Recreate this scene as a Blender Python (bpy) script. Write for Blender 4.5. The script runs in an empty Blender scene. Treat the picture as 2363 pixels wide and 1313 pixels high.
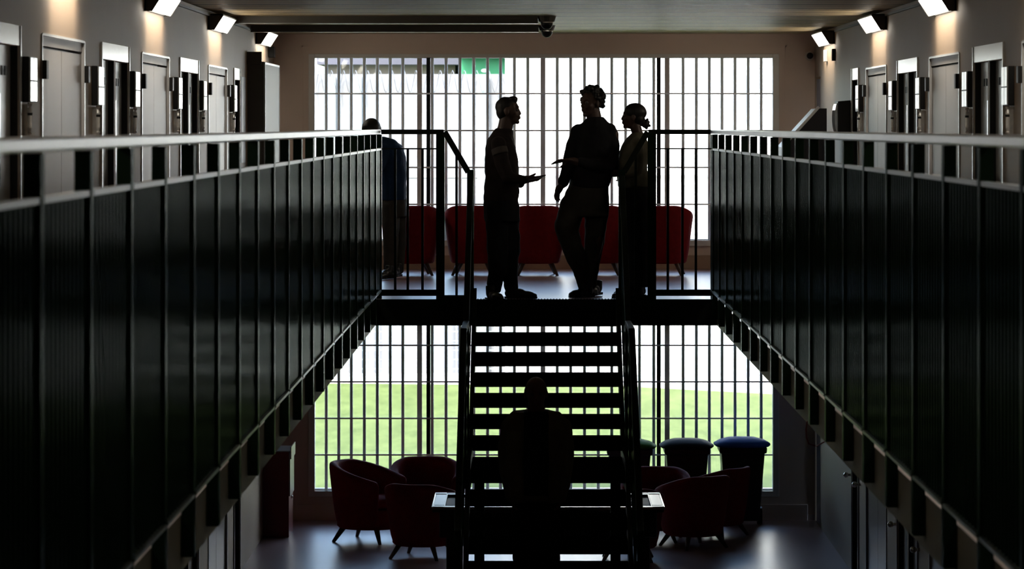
import bpy, bmesh, math, random
from mathutils import Vector, Matrix
random.seed(7)
S = bpy.context.scene
COL = S.collection
PI = math.pi

# ------------------------------------------------------------------ camera
F = 7700.0                      # focal length in pixels of the 2363 px wide frame
VX, VY = 1228.0, 291.0          # vanishing point of the hall
EYE = 4.21
cam_d = bpy.data.cameras.new('camera')
cam = bpy.data.objects.new('camera', cam_d); COL.objects.link(cam); S.camera = cam
cam.location = (0, 0, EYE); cam.rotation_euler = (PI/2, 0, 0)
cam_d.sensor_width = 36; cam_d.lens = F/2363*36
cam_d.shift_x = -(VX-1181.5)/2363; cam_d.shift_y = -(656.5-VY)/2363
cam_d.clip_start = .1; cam_d.clip_end = 600
cam_d.dof.use_dof = True; cam_d.dof.focus_distance = 29.5; cam_d.dof.aperture_fstop = 6.3
# ------------------------------------------------------------------ world, sun, exposure
W = bpy.data.worlds.new('world'); S.world = W; W.use_nodes = True
nt = W.node_tree; nt.nodes.clear()
o_ = nt.nodes.new('ShaderNodeOutputWorld'); b_ = nt.nodes.new('ShaderNodeBackground')
sk = nt.nodes.new('ShaderNodeTexSky'); sk.sky_type = 'NISHITA'; sk.sun_disc = False
sk.sun_elevation = math.radians(48); sk.sun_rotation = math.radians(200); sk.dust_density = 2.5
b_.inputs['Strength'].default_value = 1.1
nt.links.new(sk.outputs[0], b_.inputs[0]); nt.links.new(b_.outputs[0], o_.inputs[0])
sd = bpy.data.lights.new('sun', 'SUN'); sd.energy = 4.2; sd.angle = .01; sd.color = (1, .96, .9)
sun = bpy.data.objects.new('sun', sd); COL.objects.link(sun); sun.location = (0, 20, 40)
sun.rotation_euler = Vector((.35, .9, -.95)).to_track_quat('-Z', 'Y').to_euler()
S.view_settings.view_transform = 'Standard'; S.view_settings.look = 'None'
S.view_settings.exposure = 0.55; S.view_settings.gamma = 1; S.view_settings.use_curve_mapping = False
def portal(x0, x1, z0, z1, y):
    l = bpy.data.lights.new('daylight_portal', 'AREA'); l.shape = 'RECTANGLE'; l.size = x1-x0; l.size_y = z1-z0
    l.cycles.is_portal = True
    o = bpy.data.objects.new('daylight_portal', l); COL.objects.link(o)
    o.location = ((x0+x1)/2, y, (z0+z1)/2); o.rotation_euler = (-PI/2, 0, 0)

# ------------------------------------------------------------------ materials
M = {}
def mat(name, col, rough=.5, metal=0., spec=.5, noise=0., nscale=6., bump=0., bscale=60., emit=None, coat=0., stretch=(1,1,1)):
    m = bpy.data.materials.new(name); m.use_nodes = True; M[name] = m
    n = m.node_tree; p = n.nodes['Principled BSDF']
    p.inputs['Base Color'].default_value = (*col, 1); p.inputs['Roughness'].default_value = rough
    p.inputs['Metallic'].default_value = metal; p.inputs['Specular IOR Level'].default_value = spec
    p.inputs['Coat Weight'].default_value = coat
    if noise or bump:
        tc = n.nodes.new('ShaderNodeTexCoord'); mp = n.nodes.new('ShaderNodeMapping'); mp.inputs['Scale'].default_value = stretch
        n.links.new(tc.outputs['Object'], mp.inputs[0])
    if noise:
        nz = n.nodes.new('ShaderNodeTexNoise'); nz.inputs['Scale'].default_value = nscale; nz.inputs['Detail'].default_value = 5
        n.links.new(mp.outputs[0], nz.inputs['Vector'])
        r = n.nodes.new('ShaderNodeValToRGB')
        r.color_ramp.elements[0].position = .3; r.color_ramp.elements[1].position = .7
        r.color_ramp.elements[0].color = tuple(c*(1-noise) for c in col)+(1,)
        r.color_ramp.elements[1].color = tuple(min(1, c*(1+noise)) for c in col)+(1,)
        n.links.new(nz.outputs['Fac'], r.inputs[0]); n.links.new(r.outputs[0], p.inputs['Base Color'])
    if bump:
        n2 = n.nodes.new('ShaderNodeTexNoise'); n2.inputs['Scale'].default_value = bscale; n2.inputs['Detail'].default_value = 4
        n.links.new(mp.outputs[0], n2.inputs['Vector'])
        b = n.nodes.new('ShaderNodeBump'); b.inputs['Strength'].default_value = bump; b.inputs['Distance'].default_value = .01
        n.links.new(n2.outputs['Fac'], b.inputs['Height']); n.links.new(b.outputs[0], p.inputs['Normal'])
    if emit:
        p.inputs['Emission Color'].default_value = (*emit[0], 1); p.inputs['Emission Strength'].default_value = emit[1]
    return m
mat('wall_paint', (.285,.208,.142), .55, noise=.04, nscale=1.5, bump=.05)
mat('wall_lower', (.40,.37,.35), .5, noise=.04, nscale=1.5, bump=.05)
mat('end_wall', (.62,.50,.42), .6, noise=.04, nscale=1.5, bump=.05)
mat('brick_dado', (.34,.23,.16), .6, noise=.1, nscale=3)
mat('soffit', (.40,.38,.25), .6, noise=.05, nscale=2)
mat('slab_edge', (.17,.155,.12), .6, noise=.08, nscale=3)
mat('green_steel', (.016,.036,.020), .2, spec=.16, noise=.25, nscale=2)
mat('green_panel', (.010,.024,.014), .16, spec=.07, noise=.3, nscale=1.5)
mat('black_steel', (.009,.013,.009), .55, spec=.12)
mat('rail_light', (.95,.96,.97), .28, metal=.55, noise=.1, nscale=5, stretch=(1,.3,1))
mat('rail_thin', (.26,.28,.27), .3, metal=.4)
mat('window_frame', (.62,.60,.57), .4)
mat('mullion', (.50,.41,.35), .5)
mat('bar_steel', (.85,.88,.92), .4, metal=.2)
mat('tread_steel', (.010,.012,.009), .8, spec=.0)
mat('black_paint', (.006,.006,.006), .45, spec=.3)
mat('door_light', (.30,.275,.25), .45, noise=.03, nscale=1)
mat('door_silver', (.6,.6,.6), .25, metal=.3, noise=.03, nscale=2)
mat('door_blue', (.16,.18,.24), .35)
mat('door_low', (.27,.26,.28), .3)
mat('bolt_white', (.97,.96,.93), .3, metal=.6)
mat('chrome', (.8,.8,.8), .12, metal=1.)
mat('steel_brushed', (.72,.72,.70), .22, metal=.75, noise=.15, nscale=30)
mat('brown_box', (.05,.042,.032), .5)
mat('cab_glass', (.14,.145,.115), .5, spec=.2)
mat('lamp_body', (.05,.045,.035), .5)
mat('lamp_white', (.6,.58,.52), .5)
mat('lamp_face', (.9,.88,.8), .5, emit=((1,.95,.84), 4.5))
mat('red_fabric', (.19,.004,.007), .8, spec=.2, noise=.12, nscale=20, bump=.25, bscale=220)
mat('chair_wood', (.07,.038,.022), .4, noise=.2, nscale=12)
mat('red_cab', (.16,.008,.016), .35)
mat('tray', (.34,.35,.36), .3)  # tray grey; also paints the light on pool table ends and cabinet side
mat('pool_cloth', (.015,.045,.15), .6, bump=.1, bscale=300)
mat('pool_wood', (.010,.010,.011), .3)
mat('bin_black', (.012,.013,.015), .4)
mat('lid_blue', (.03,.10,.42), .6, spec=.03)
mat('lid_black', (.012,.018,.03), .6, spec=.03)
mat('lid_green', (.06,.20,.03), .6, spec=.03)
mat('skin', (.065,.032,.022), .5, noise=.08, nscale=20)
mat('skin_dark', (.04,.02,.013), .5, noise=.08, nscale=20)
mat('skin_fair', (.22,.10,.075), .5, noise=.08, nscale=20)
mat('hair', (.008,.006,.005), .55)
mat('hair_grey', (.10,.09,.08), .6)
mat('eye', (.10,.09,.085), .4, spec=.2)
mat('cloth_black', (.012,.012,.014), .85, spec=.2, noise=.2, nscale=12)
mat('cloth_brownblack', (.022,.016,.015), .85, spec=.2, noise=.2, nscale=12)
mat('cloth_band', (.085,.075,.068), .85, spec=.2)
mat('cloth_grey', (.045,.040,.034), .85, spec=.2, noise=.2, nscale=10)
mat('cloth_blue', (.008,.028,.075), .8, spec=.2, noise=.2, nscale=10)
mat('cloth_olive', (.11,.10,.07), .85, spec=.2, noise=.15, nscale=10)
mat('cloth_teal', (.010,.022,.024), .85, spec=.2)
mat('cloth_jacket', (.17,.15,.11), .85, spec=.2, noise=.15, nscale=10)
mat('cloth_hem', (.12,.115,.11), .85)
mat('leather', (.008,.008,.008), .35)
mat('concrete', (.165,.165,.175), .85, noise=.10, nscale=.9, bump=.2, bscale=8)
mat('concrete_line', (.24,.24,.23), .85)
mat('white_render', (.86,.86,.84), .8, noise=.03, nscale=.5)
mat('roof_grey', (.055,.055,.075), .7, noise=.1, nscale=1)
mat('brown_wall', (.17,.145,.135), .8, noise=.15, nscale=1)
mat('sign_green', (.01,.17,.065), .6)
mat('fence_wire', (.26,.36,.28), .6)
mat('fence_post', (.22,.26,.27), .6)
mat('razor', (.12,.12,.13), .5)
mat('path', (.6,.58,.54), .9, noise=.05, nscale=1)
mat('red_wire', (.25,.03,.02), .5)

def custom_mats():
    # vinyl floor: lavender-brown, glossy
    for nm, c1, c2 in (('floor_vinyl', (.34,.215,.22), (.37,.235,.245)),):
        m = mat(nm, c1, .20, spec=.7, noise=0); n = m.node_tree; p = n.nodes['Principled BSDF']
        tc = n.nodes.new('ShaderNodeTexCoord'); nz = n.nodes.new('ShaderNodeTexNoise'); nz.inputs['Scale'].default_value = 1.3
        n.links.new(tc.outputs['Object'], nz.inputs['Vector'])
        r = n.nodes.new('ShaderNodeValToRGB'); r.color_ramp.elements[0].color = (*c1,1); r.color_ramp.elements[1].color = (*c2,1)
        n.links.new(nz.outputs['Fac'], r.inputs[0]); n.links.new(r.outputs[0], p.inputs['Base Color'])
        n3 = n.nodes.new('ShaderNodeTexNoise'); n3.inputs['Scale'].default_value = 9
        n.links.new(tc.outputs['Object'], n3.inputs['Vector'])
        mr = n.nodes.new('ShaderNodeMapRange'); mr.inputs['To Min'].default_value = .31; mr.inputs['To Max'].default_value = .33
        n.links.new(n3.outputs['Fac'], mr.inputs['Value']); n.links.new(mr.outputs[0], p.inputs['Roughness'])
    # ceiling: metal planks with joints running across the hall
    m = mat('ceiling_metal', (.36,.305,.20), .5, metal=0, spec=.12); n = m.node_tree; p = n.nodes['Principled BSDF']
    g = n.nodes.new('ShaderNodeNewGeometry'); sp = n.nodes.new('ShaderNodeSeparateXYZ'); n.links.new(g.outputs['Position'], sp.inputs[0])
    d = n.nodes.new('ShaderNodeMath'); d.operation = 'DIVIDE'; d.inputs[1].default_value = 1.0; n.links.new(sp.outputs['Y'], d.inputs[0])
    fr = n.nodes.new('ShaderNodeMath'); fr.operation = 'FRACT'; n.links.new(d.outputs[0], fr.inputs[0])
    r = n.nodes.new('ShaderNodeValToRGB'); r.color_ramp.interpolation = 'CONSTANT'
    r.color_ramp.elements[0].color = (.03,.027,.02,1); r.color_ramp.elements[1].position = .12; r.color_ramp.elements[1].color = (.43,.34,.20,1)
    e = r.color_ramp.elements.new(.45); e.color = (.38,.30,.175,1)
    e = r.color_ramp.elements.new(.72); e.color = (.47,.37,.225,1)
    n.links.new(fr.outputs[0], r.inputs[0]); n.links.new(r.outputs[0], p.inputs['Base Color'])
    # grass
    m = mat('grass', (.2,.3,.06), .9, spec=.2); n = m.node_tree; p = n.nodes['Principled BSDF']
    tc = n.nodes.new('ShaderNodeTexCoord')
    a = n.nodes.new('ShaderNodeTexNoise'); a.inputs['Scale'].default_value = 3.0; a.inputs['Detail'].default_value = 10; a.inputs['Roughness'].default_value = .7
    mp = n.nodes.new('ShaderNodeMapping'); mp.inputs['Scale'].default_value = (1.3,.35,1)
    n.links.new(tc.outputs['Object'], mp.inputs[0]); n.links.new(mp.outputs[0], a.inputs['Vector'])
    r = n.nodes.new('ShaderNodeValToRGB'); r.color_ramp.elements[0].position = .32; r.color_ramp.elements[0].color = (.056,.083,.017,1)
    r.color_ramp.elements[1].position = .68; r.color_ramp.elements[1].color = (.110,.143,.040,1)
    n.links.new(a.outputs['Fac'], r.inputs[0]); n.links.new(r.outputs[0], p.inputs['Base Color'])
    # window glass
    m = bpy.data.materials.new('glass'); m.use_nodes = True; M['glass'] = m; n = m.node_tree; n.nodes.clear()
    out = n.nodes.new('ShaderNodeOutputMaterial'); mx = n.nodes.new('ShaderNodeMixShader')
    t = n.nodes.new('ShaderNodeBsdfTransparent'); t.inputs[0].default_value = (.95,.97,.96,1)
    gl = n.nodes.new('ShaderNodeBsdfGlossy'); gl.inputs['Roughness'].default_value = .02
    fz = n.nodes.new('ShaderNodeFresnel'); fz.inputs[0].default_value = 1.45
    n.links.new(fz.outputs[0], mx.inputs[0]); n.links.new(t.outputs[0], mx.inputs[1]); n.links.new(gl.outputs[0], mx.inputs[2]); n.links.new(mx.outputs[0], out.inputs[0])
custom_mats()
def coated(name, col, k, rough, ior=1.12, power=2.):
    # satin paint: diffuse under a thin glossy film that shows mostly at grazing angles
    m = bpy.data.materials.new(name); m.use_nodes = True; M[name] = m; n = m.node_tree; n.nodes.clear()
    out = n.nodes.new('ShaderNodeOutputMaterial'); mx = n.nodes.new('ShaderNodeMixShader')
    df = n.nodes.new('ShaderNodeBsdfDiffuse'); gl = n.nodes.new('ShaderNodeBsdfGlossy'); gl.inputs['Roughness'].default_value = rough
    gl.inputs[0].default_value = (.85,.9,.85,1)
    tc = n.nodes.new('ShaderNodeTexCoord'); mp = n.nodes.new('ShaderNodeMapping'); mp.inputs['Scale'].default_value = (1,1,.25)
    nz = n.nodes.new('ShaderNodeTexNoise'); nz.inputs['Scale'].default_value = 3.
    n.links.new(tc.outputs['Object'], mp.inputs[0]); n.links.new(mp.outputs[0], nz.inputs['Vector'])
    r = n.nodes.new('ShaderNodeValToRGB'); r.color_ramp.elements[0].color = tuple(c*.7 for c in col)+(1,); r.color_ramp.elements[1].color = tuple(c*1.3 for c in col)+(1,)
    n.links.new(nz.outputs['Fac'], r.inputs[0]); n.links.new(r.outputs[0], df.inputs[0])
    fz = n.nodes.new('ShaderNodeFresnel'); fz.inputs[0].default_value = ior
    p = n.nodes.new('ShaderNodeMath'); p.operation = 'POWER'; p.inputs[1].default_value = power
    q = n.nodes.new('ShaderNodeMath'); q.operation = 'MULTIPLY'; q.inputs[1].default_value = k
    n.links.new(fz.outputs[0], p.inputs[0]); n.links.new(p.outputs[0], q.inputs[0]); n.links.new(q.outputs[0], mx.inputs[0])
    n.links.new(df.outputs[0], mx.inputs[1]); n.links.new(gl.outputs[0], mx.inputs[2]); n.links.new(mx.outputs[0], out.inputs[0])
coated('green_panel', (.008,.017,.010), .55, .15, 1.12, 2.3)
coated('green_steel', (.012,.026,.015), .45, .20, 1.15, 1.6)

# ------------------------------------------------------------------ helpers
def s_at(D): return F/D
def PX(px, D): return (px-VX)*D/F
def PZ(py, D): return EYE-(py-VY)*D/F
def tag(o, label=None, cat=None, group=None, kind=None):
    if label: o['label'] = label
    if cat: o['category'] = cat
    if group: o['group'] = group
    if kind: o['kind'] = kind
    return o
def wloc(o):
    v = Vector((0,0,0))
    while o is not None: v += o.location; o = o.parent
    return v
def empty(name, loc=(0,0,0), rz=0):
    o = bpy.data.objects.new(name, None); COL.objects.link(o); o.location = loc; o.rotation_euler = (0,0,rz)
    o.empty_display_size = .2
    return o
def obj(name, bm, m, parent=None, smooth=False, bevel=0., segs=2, world=True):
    me = bpy.data.meshes.new(name)
    bmesh.ops.recalc_face_normals(bm, faces=bm.faces[:])
    if parent is not None and world:
        bmesh.ops.translate(bm, vec=-wloc(parent), verts=bm.verts[:])
    bm.to_mesh(me); bm.free()
    if isinstance(m, (list, tuple)):
        for k in m: me.materials.append(M[k])
    else: me.materials.append(M[m])
    if smooth:
        for p in me.polygons: p.use_smooth = True
    o = bpy.data.objects.new(name, me); COL.objects.link(o)
    if parent is not None: o.parent = parent
    if bevel:
        b = o.modifiers.new('bevel', 'BEVEL'); b.width = bevel; b.segments = segs; b.limit_method = 'ANGLE'; b.angle_limit = .6
    return o
def struct(name, bm, m, **k):
    return tag(obj(name, bm, m, **k), kind='structure')
def children(o): return [c for c in bpy.data.objects if c.parent == o]
def copy_tree(o, parent=None):
    c = o.copy(); COL.objects.link(c)
    if parent is not None: c.parent = parent
    for ch in children(o): copy_tree(ch, c)
    return c
def box(bm, x0, x1, y0, y1, z0, z1, mi=0):
    x0,x1 = min(x0,x1),max(x0,x1); y0,y1 = min(y0,y1),max(y0,y1); z0,z1 = min(z0,z1),max(z0,z1)
    v = [bm.verts.new(p) for p in ((x0,y0,z0),(x1,y0,z0),(x1,y1,z0),(x0,y1,z0),(x0,y0,z1),(x1,y0,z1),(x1,y1,z1),(x0,y1,z1))]
    for f in ((0,3,2,1),(4,5,6,7),(0,1,5,4),(1,2,6,5),(2,3,7,6),(3,0,4,7)):
        fc = bm.faces.new([v[i] for i in f]); fc.material_index = mi
    return v
def B(*a):
    bm = bmesh.new(); box(bm, *a); return bm
def prism(bm, pts, axis, a, b, mi=0):
    # pts 2D polygon; axis 'y': pts=(x,z) ; 'z': pts=(x,y); 'x': pts=(y,z)
    def mk(p, t): return {'y':(p[0],t,p[1]), 'z':(p[0],p[1],t), 'x':(t,p[0],p[1])}[axis]
    A = [bm.verts.new(mk(p,a)) for p in pts]; Bv = [bm.verts.new(mk(p,b)) for p in pts]
    n = len(pts)
    fs = [bm.faces.new(A), bm.faces.new(Bv[::-1])]
    for i in range(n): fs.append(bm.faces.new((A[i],A[(i+1)%n],Bv[(i+1)%n],Bv[i])))
    for f in fs: f.material_index = mi
def frame_of(d):
    d = d.normalized(); u = Vector((0,0,1)) if abs(d.z) < .9 else Vector((0,1,0))
    a = d.cross(u).normalized(); b = d.cross(a).normalized()
    return a, b
def cone(bm, p, q, r0, r1, n=14):
    p = Vector(p); q = Vector(q)
    if (q-p).length < 1e-6: return
    a, b = frame_of(q-p)
    R0 = [bm.verts.new(p+(a*math.cos(t)+b*math.sin(t))*r0) for t in [2*PI*i/n for i in range(n)]]
    R1 = [bm.verts.new(q+(a*math.cos(t)+b*math.sin(t))*r1) for t in [2*PI*i/n for i in range(n)]]
    bm.faces.new(R0); bm.faces.new(R1[::-1])
    for i in range(n): bm.faces.new((R0[i],R0[(i+1)%n],R1[(i+1)%n],R1[i]))
def ell(bm, c, ax, nu=16, nv=10):
    c = Vector(c); ax = [Vector(v) for v in ax]
    rows = []
    for j in range(1, nv):
        ph = PI*j/nv
        rows.append([bm.verts.new(c+ax[0]*math.sin(ph)*math.cos(2*PI*i/nu)+ax[1]*math.sin(ph)*math.sin(2*PI*i/nu)+ax[2]*math.cos(ph)) for i in range(nu)])
    t = bm.verts.new(c+ax[2]); b = bm.verts.new(c-ax[2])
    for i in range(nu):
        k = (i+1)%nu
        bm.faces.new((t, rows[0][i], rows[0][k])); bm.faces.new((b, rows[-1][k], rows[-1][i]))
        for j in range(len(rows)-1): bm.faces.new((rows[j][i], rows[j+1][i], rows[j+1][k], rows[j][k]))
def sph(bm, c, r, nu=14, nv=8): ell(bm, c, ((r,0,0),(0,r,0),(0,0,r)), nu, nv)
def beam(bm, p, q, w, h):
    # rectangular bar from p to q, width w along x, h across
    p = Vector(p); q = Vector(q); d = (q-p).normalized()
    a = Vector((1,0,0)) if abs(d.x) < .9 else Vector((0,1,0))
    a = (a-d*a.dot(d)).normalized(); b = d.cross(a).normalized()
    V = []
    for o in (p, q):
        for sx, sy in ((-1,-1),(1,-1),(1,1),(-1,1)): V.append(bm.verts.new(o+a*sx*w/2+b*sy*h/2))
    for f in ((0,1,2,3),(7,6,5,4),(0,4,5,1),(1,5,6,2),(2,6,7,3),(3,7,4,0)): bm.faces.new([V[i] for i in f])
def tube(bm, pts, r, n=8):
    for a, b in zip(pts, pts[1:]): cone(bm, a, b, r, r, n)
    for p in pts[1:-1]: sph(bm, p, r, n, 6)

# ------------------------------------------------------------------ key dimensions
ZU = 2.68            # upper floor
ZS = 2.45            # soffit
ZC = 5.196           # ceiling
YL = 29.5            # landing front edge
YW = 35.65           # end wall
SIDES = {'left': dict(s=-1, rail=-1.333, wall=-2.76, y0=29.55, dy=1.025, n=21),
         'right': dict(s=1, rail=1.58, wall=3.02, y0=29.29, dy=1.03, n=20)}
YN = 3.0             # near end of what is modelled

# ------------------------------------------------------------------ structure
struct('floor', B(-2.76,3.02,YN-6,YW,-.2,0), 'floor_vinyl')
struct('ceiling', B(-3.1,3.36,YN-6,YW+.4,ZC,ZC+.2), 'ceiling_metal')
bm = bmesh.new(); box(bm,-3.1,3.36,YN-6.3,YN-6,-.2,ZC+.2)
struct('wall_near_unseen', bm, 'wall_paint')  # unseen wall behind the camera, put in to keep sky light out
# galleries and the landing (upper floor)
bm = bmesh.new()
box(bm,-2.76,-1.385,YN-6,YL,ZS,ZU); box(bm,1.632,3.02,YN-6,YL,ZS,ZU); box(bm,-2.76,3.02,YL,YW,ZS,ZU)
o = struct('floor_upper', bm, ['floor_vinyl','soffit','slab_edge'])
for p in o.data.polygons: p.material_index = 0 if p.normal.z > .5 else (1 if p.normal.z < -.5 else 2)
# camera bridge is out of view behind the lens: nothing there
LIGHT_D = [(18.75,20.55),(23.55,25.35),(28.4,30.15)]
DARK_D = [(16.5,17.95),(21.35,22.8),(26.1,27.55)]
def cell_openings():
    L = []
    for a, b in DARK_D:
        m = (a+b)/2; L += [(a+.04, m-.04), (m+.04, b-.04)]
    return L+[(30.85,31.45)]
DTOP = ZU+2.05
def wall_mesh(x0, x1, holes, zr):
    ys = sorted({YN-6, YW+.4, *[h[0] for h in holes], *[h[1] for h in holes]})
    zs = sorted({zr[0], zr[1], *[h[2] for h in holes], *[h[3] for h in holes]})
    bm = bmesh.new()
    for a, b in zip(ys, ys[1:]):
        run = None
        for c, d in zip(zs, zs[1:]):
            my, mz = (a+b)/2, (c+d)/2
            if any(h[0] < my < h[1] and h[2] < mz < h[3] for h in holes): continue
            box(bm, x0, x1, a, b, c, d)
    bmesh.ops.remove_doubles(bm, verts=bm.verts[:], dist=1e-5)
    dup = {}
    for f in bm.faces[:]:
        k = tuple(sorted(v.index for v in f.verts)) if False else tuple(sorted((round(v.co.x,4),round(v.co.y,4),round(v.co.z,4)) for v in f.verts))
        dup.setdefault(k, []).append(f)
    kill = [f for fs in dup.values() if len(fs) > 1 for f in fs]
    bmesh.ops.delete(bm, geom=kill, context='FACES')
    return bm
for side, d in SIDES.items():
    s = d['s']; xw = d['wall']
    holes = []
    for zb in (0, ZU):
        for a, b in cell_openings(): holes.append((a, b, zb, zb+1.96))
        for a, b in LIGHT_D: holes.append((a, b, zb, zb+2.05))
    if side == 'right': holes += [(34.95,35.62,0,2.05),(34.95,35.62,ZU,ZU+2.05)]
    struct('wall_'+side, wall_mesh(xw, xw+s*.3, holes, (-.2, ZC+.2)), 'wall_paint')
# doors
dn = [0]
def door_root(x, y, z):
    dn[0] += 1
    return tag(empty('door_%d' % dn[0], (x, y, z)), kind='structure')
for side, d in SIDES.items():
    s = d['s']; xw = d['wall']
    for lvl, zb in (('lower',0),('upper',ZU)):
        for a, b in LIGHT_D:
            r = door_root(xw, (a+b)/2, zb); m = (a+b)/2
            lm = 'door_light' if lvl == 'upper' else 'door_low'
            obj('door_leaf', B(xw+s*.012, xw+s*.06, a+.03, m-.006, zb+.01, zb+1.97), lm, r)
            obj('door_leaf', B(xw+s*.012, xw+s*.06, m+.006, b-.03, zb+.01, zb+1.97), lm, r)
            obj('header_panel', B(xw+s*.008, xw+s*.06, a+.03, b-.03, zb+1.985, zb+2.04), lm, r)
            bm = bmesh.new()
            box(bm, xw-s*.008, xw+s*.07, a, a+.03, zb, zb+2.05); box(bm, xw-s*.008, xw+s*.07, b-.03, b, zb, zb+2.05)
            box(bm, xw-s*.008, xw+s*.07, a+.03, b-.03, zb+2.04, zb+2.055); obj('door_frame', bm, 'door_silver' if lvl=='upper' else 'door_low', r)
            obj('backing', B(xw+s*.065, xw+s*.08, a, b, zb, zb+2.05), 'black_paint', r)
            for hy in (a+.015, b-.015):
                obj('keep_box', B(xw-s*.010, xw-s*.036, hy-.04, hy+.04, zb+1.795, zb+1.90), 'black_paint', r, bevel=.003)
        ops = cell_openings()
        for i in range(0, len(ops), 2):
            grp = ops[i:i+2]; a = grp[0][0]-.04; b = grp[-1][1]+.04
            if len(grp) == 1: a, b = grp[0][0]-.02, grp[0][1]+.02
            r = door_root(xw, (a+b)/2, zb)
            up = lvl == 'upper'
            obj('transom', B(xw-s*.006, xw+s*.0, a, b, zb+1.963, zb+2.07), 'steel_brushed' if up else 'door_low', r)
            for (c, e) in grp:
                lf = obj('door_leaf', B(xw+s*.040, xw+s*.08, c, e, zb, zb+1.96), 'door_silver' if up else 'door_low', r)
                obj('door_jamb', B(xw+s*.001, xw+s*.040, e-.012, e, zb, zb+1.96), 'black_paint', r)
                # vent strip under the head of the leaf
                bm = bmesh.new()
                for k in range(4): box(bm, xw+s*.034, xw+s*.040, c+.10+k*.11, c+.17+k*.11, zb+1.80, zb+1.85)
                obj('vent', bm, 'black_paint', lf)
                if up:
                    h = bmesh.new(); box(h, xw+s*.018, xw+s*.040, c+.04, c+.11, zb+1.22, zb+1.70)
                    obj('pull_handle', h, 'black_paint', lf, bevel=.003)
                    obj('edge_strip', B(xw+s*.008, xw+s*.018, c+.045, c+.10, zb+1.22, zb+1.70), 'chrome', lf)
            edge = bmesh.new()
            box(edge, xw-s*.012, xw, a-.012, a+.012, zb, zb+2.07); box(edge, xw-s*.012, xw, b-.012, b+.012, zb, zb+2.07)
            obj('door_frame', edge, 'steel_brushed' if up else 'door_low', r)
            if not up:
                for hy in (a-.1, b+.1):
                    k = bmesh.new(); cone(k, (xw,hy,zb+.91), (xw-s*.03,hy,zb+.91), .014, .012); sph(k, (xw-s*.05,hy,zb+.91), .026)
                    obj('door_knob', k, 'chrome', r, smooth=True)
for zb in (0, ZU):
    r = door_root(3.02, 35.28, zb)
    obj('door_leaf', B(3.035, 3.08, 34.97, 35.60, zb, zb+2.03), 'door_blue', r)
    k = bmesh.new(); cone(k, (3.035,35.05,zb+1.0), (3.0,35.05,zb+1.0), .01, .01); cone(k, (3.0,35.04,zb+1.0), (3.0,35.17,zb+1.0), .009, .009)
    obj('door_handle', k, 'chrome', r, smooth=True)
# end wall with two window openings
WX0, WX1 = -2.343, 2.593
WIN = [(.303, 2.256), (2.979, 4.951)]
bm = bmesh.new()
y0, y1 = YW, YW+.3
box(bm,-3.1,WX0,y0,y1,-.2,ZC+.2); box(bm,WX1,3.36,y0,y1,-.2,ZC+.2)
box(bm,WX0,WX1,y0,y1,-.2,WIN[0][0]); box(bm,WX0,WX1,y0,y1,WIN[0][1],WIN[1][0]); box(bm,WX0,WX1,y0,y1,WIN[1][1],ZC+.2)
struct('wall_end', bm, 'end_wall')
barx = [722,752,781,810,840,870,900,929,997,1029,1061,1093,1125,1155,1187,1218,1286,1317,1349,1381,1412,1444,1476,1509,1577,1607.5,1637.5,1667,1697,1727.4,1757.4,1787]
for wi, (za, zb) in enumerate(WIN):
    r = tag(empty('window_%d' % (wi+1), ((WX0+WX1)/2, YW, za)), kind='structure')
    bm = bmesh.new()
    for (a, b, c, e) in ((WX0-.045,WX0+.02,za-.05,zb+.03),(WX1-.02,WX1+.045,za-.05,zb+.03),(WX0+.02,WX1-.02,za-.05,za+.01),(WX0+.02,WX1-.02,zb-.01,zb+.03)):
        box(bm, a, b, YW-.022, YW-.001, c, e)
    obj('window_frame', bm, 'window_frame', r, bevel=.004)
    bm = bmesh.new()
    for (a, b, c, e) in ((WX0,WX0+.012,za,zb),(WX1-.012,WX1,za,zb),(WX0,WX1,za,za+.02),(WX0,WX1,zb-.012,zb)):
        box(bm, a, b, YW+.14, YW+.22, c, e)
    obj('outer_frame', bm, 'bar_steel', r)
    ms = [PX(967,YW), PX(1253,YW), PX(1541,YW)]
    for x in ms: obj('mullion', B(x-.026,x+.026,YW+.15,YW+.21,za+.02,zb-.012), 'mullion', r)
    xs = [WX0+.012]+ms+[WX1-.012]
    for i in range(4):
        obj('pane', B(xs[i]+(.026 if i else 0), xs[i+1]-(.026 if i<3 else 0), YW+.176, YW+.182, za+.02, zb-.012), 'glass', r)
    for px in (988, 1521):
        x = PX(px, YW); obj('black_post', B(x-.021,x+.021,YW+.09,YW+.135,za+.0,zb-.0), 'black_paint', r)
    for px in barx:
        x = PX(px, YW); bm = bmesh.new(); cone(bm, (x,YW+.062,za+.001), (x,YW+.062,zb-.001), .0168, .0168, 12); obj('grille_bar', bm, 'bar_steel', r, smooth=True)
    n = 5
    for k in range(1, n):
        z = zb-(zb-za)*k/n if True else 0
        obj('grille_crossbar', B(WX0,WX1,YW+.035,YW+.049,z-.008,z+.008), 'bar_steel', r)
    portal(WX0, WX1, za, zb, YW+.26)
struct('trim_1', B(WX0-.25,WX1+.35,YW-.03,YW,.0,.17), 'end_wall', bevel=.005)
struct('trim_2', B(-2.76,3.02,YW-.02,YW,ZU,ZU+.15), 'brick_dado', bevel=.004)
struct('baseboard_end', B(-2.76,3.02,YW-.012,YW,.0,.06), 'wall_lower')
bm = bmesh.new()                                     # raised surround panel round the upper window
box(bm,WX1+.11,WX1+.125,YW-.012,YW,ZU+.15,5.07); box(bm,WX0-.12,WX0-.105,YW-.012,YW,ZU+.15,5.07); box(bm,WX0-.12,WX1+.125,YW-.012,YW,5.055,5.07)
struct('trim_3', bm, 'end_wall')
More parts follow.
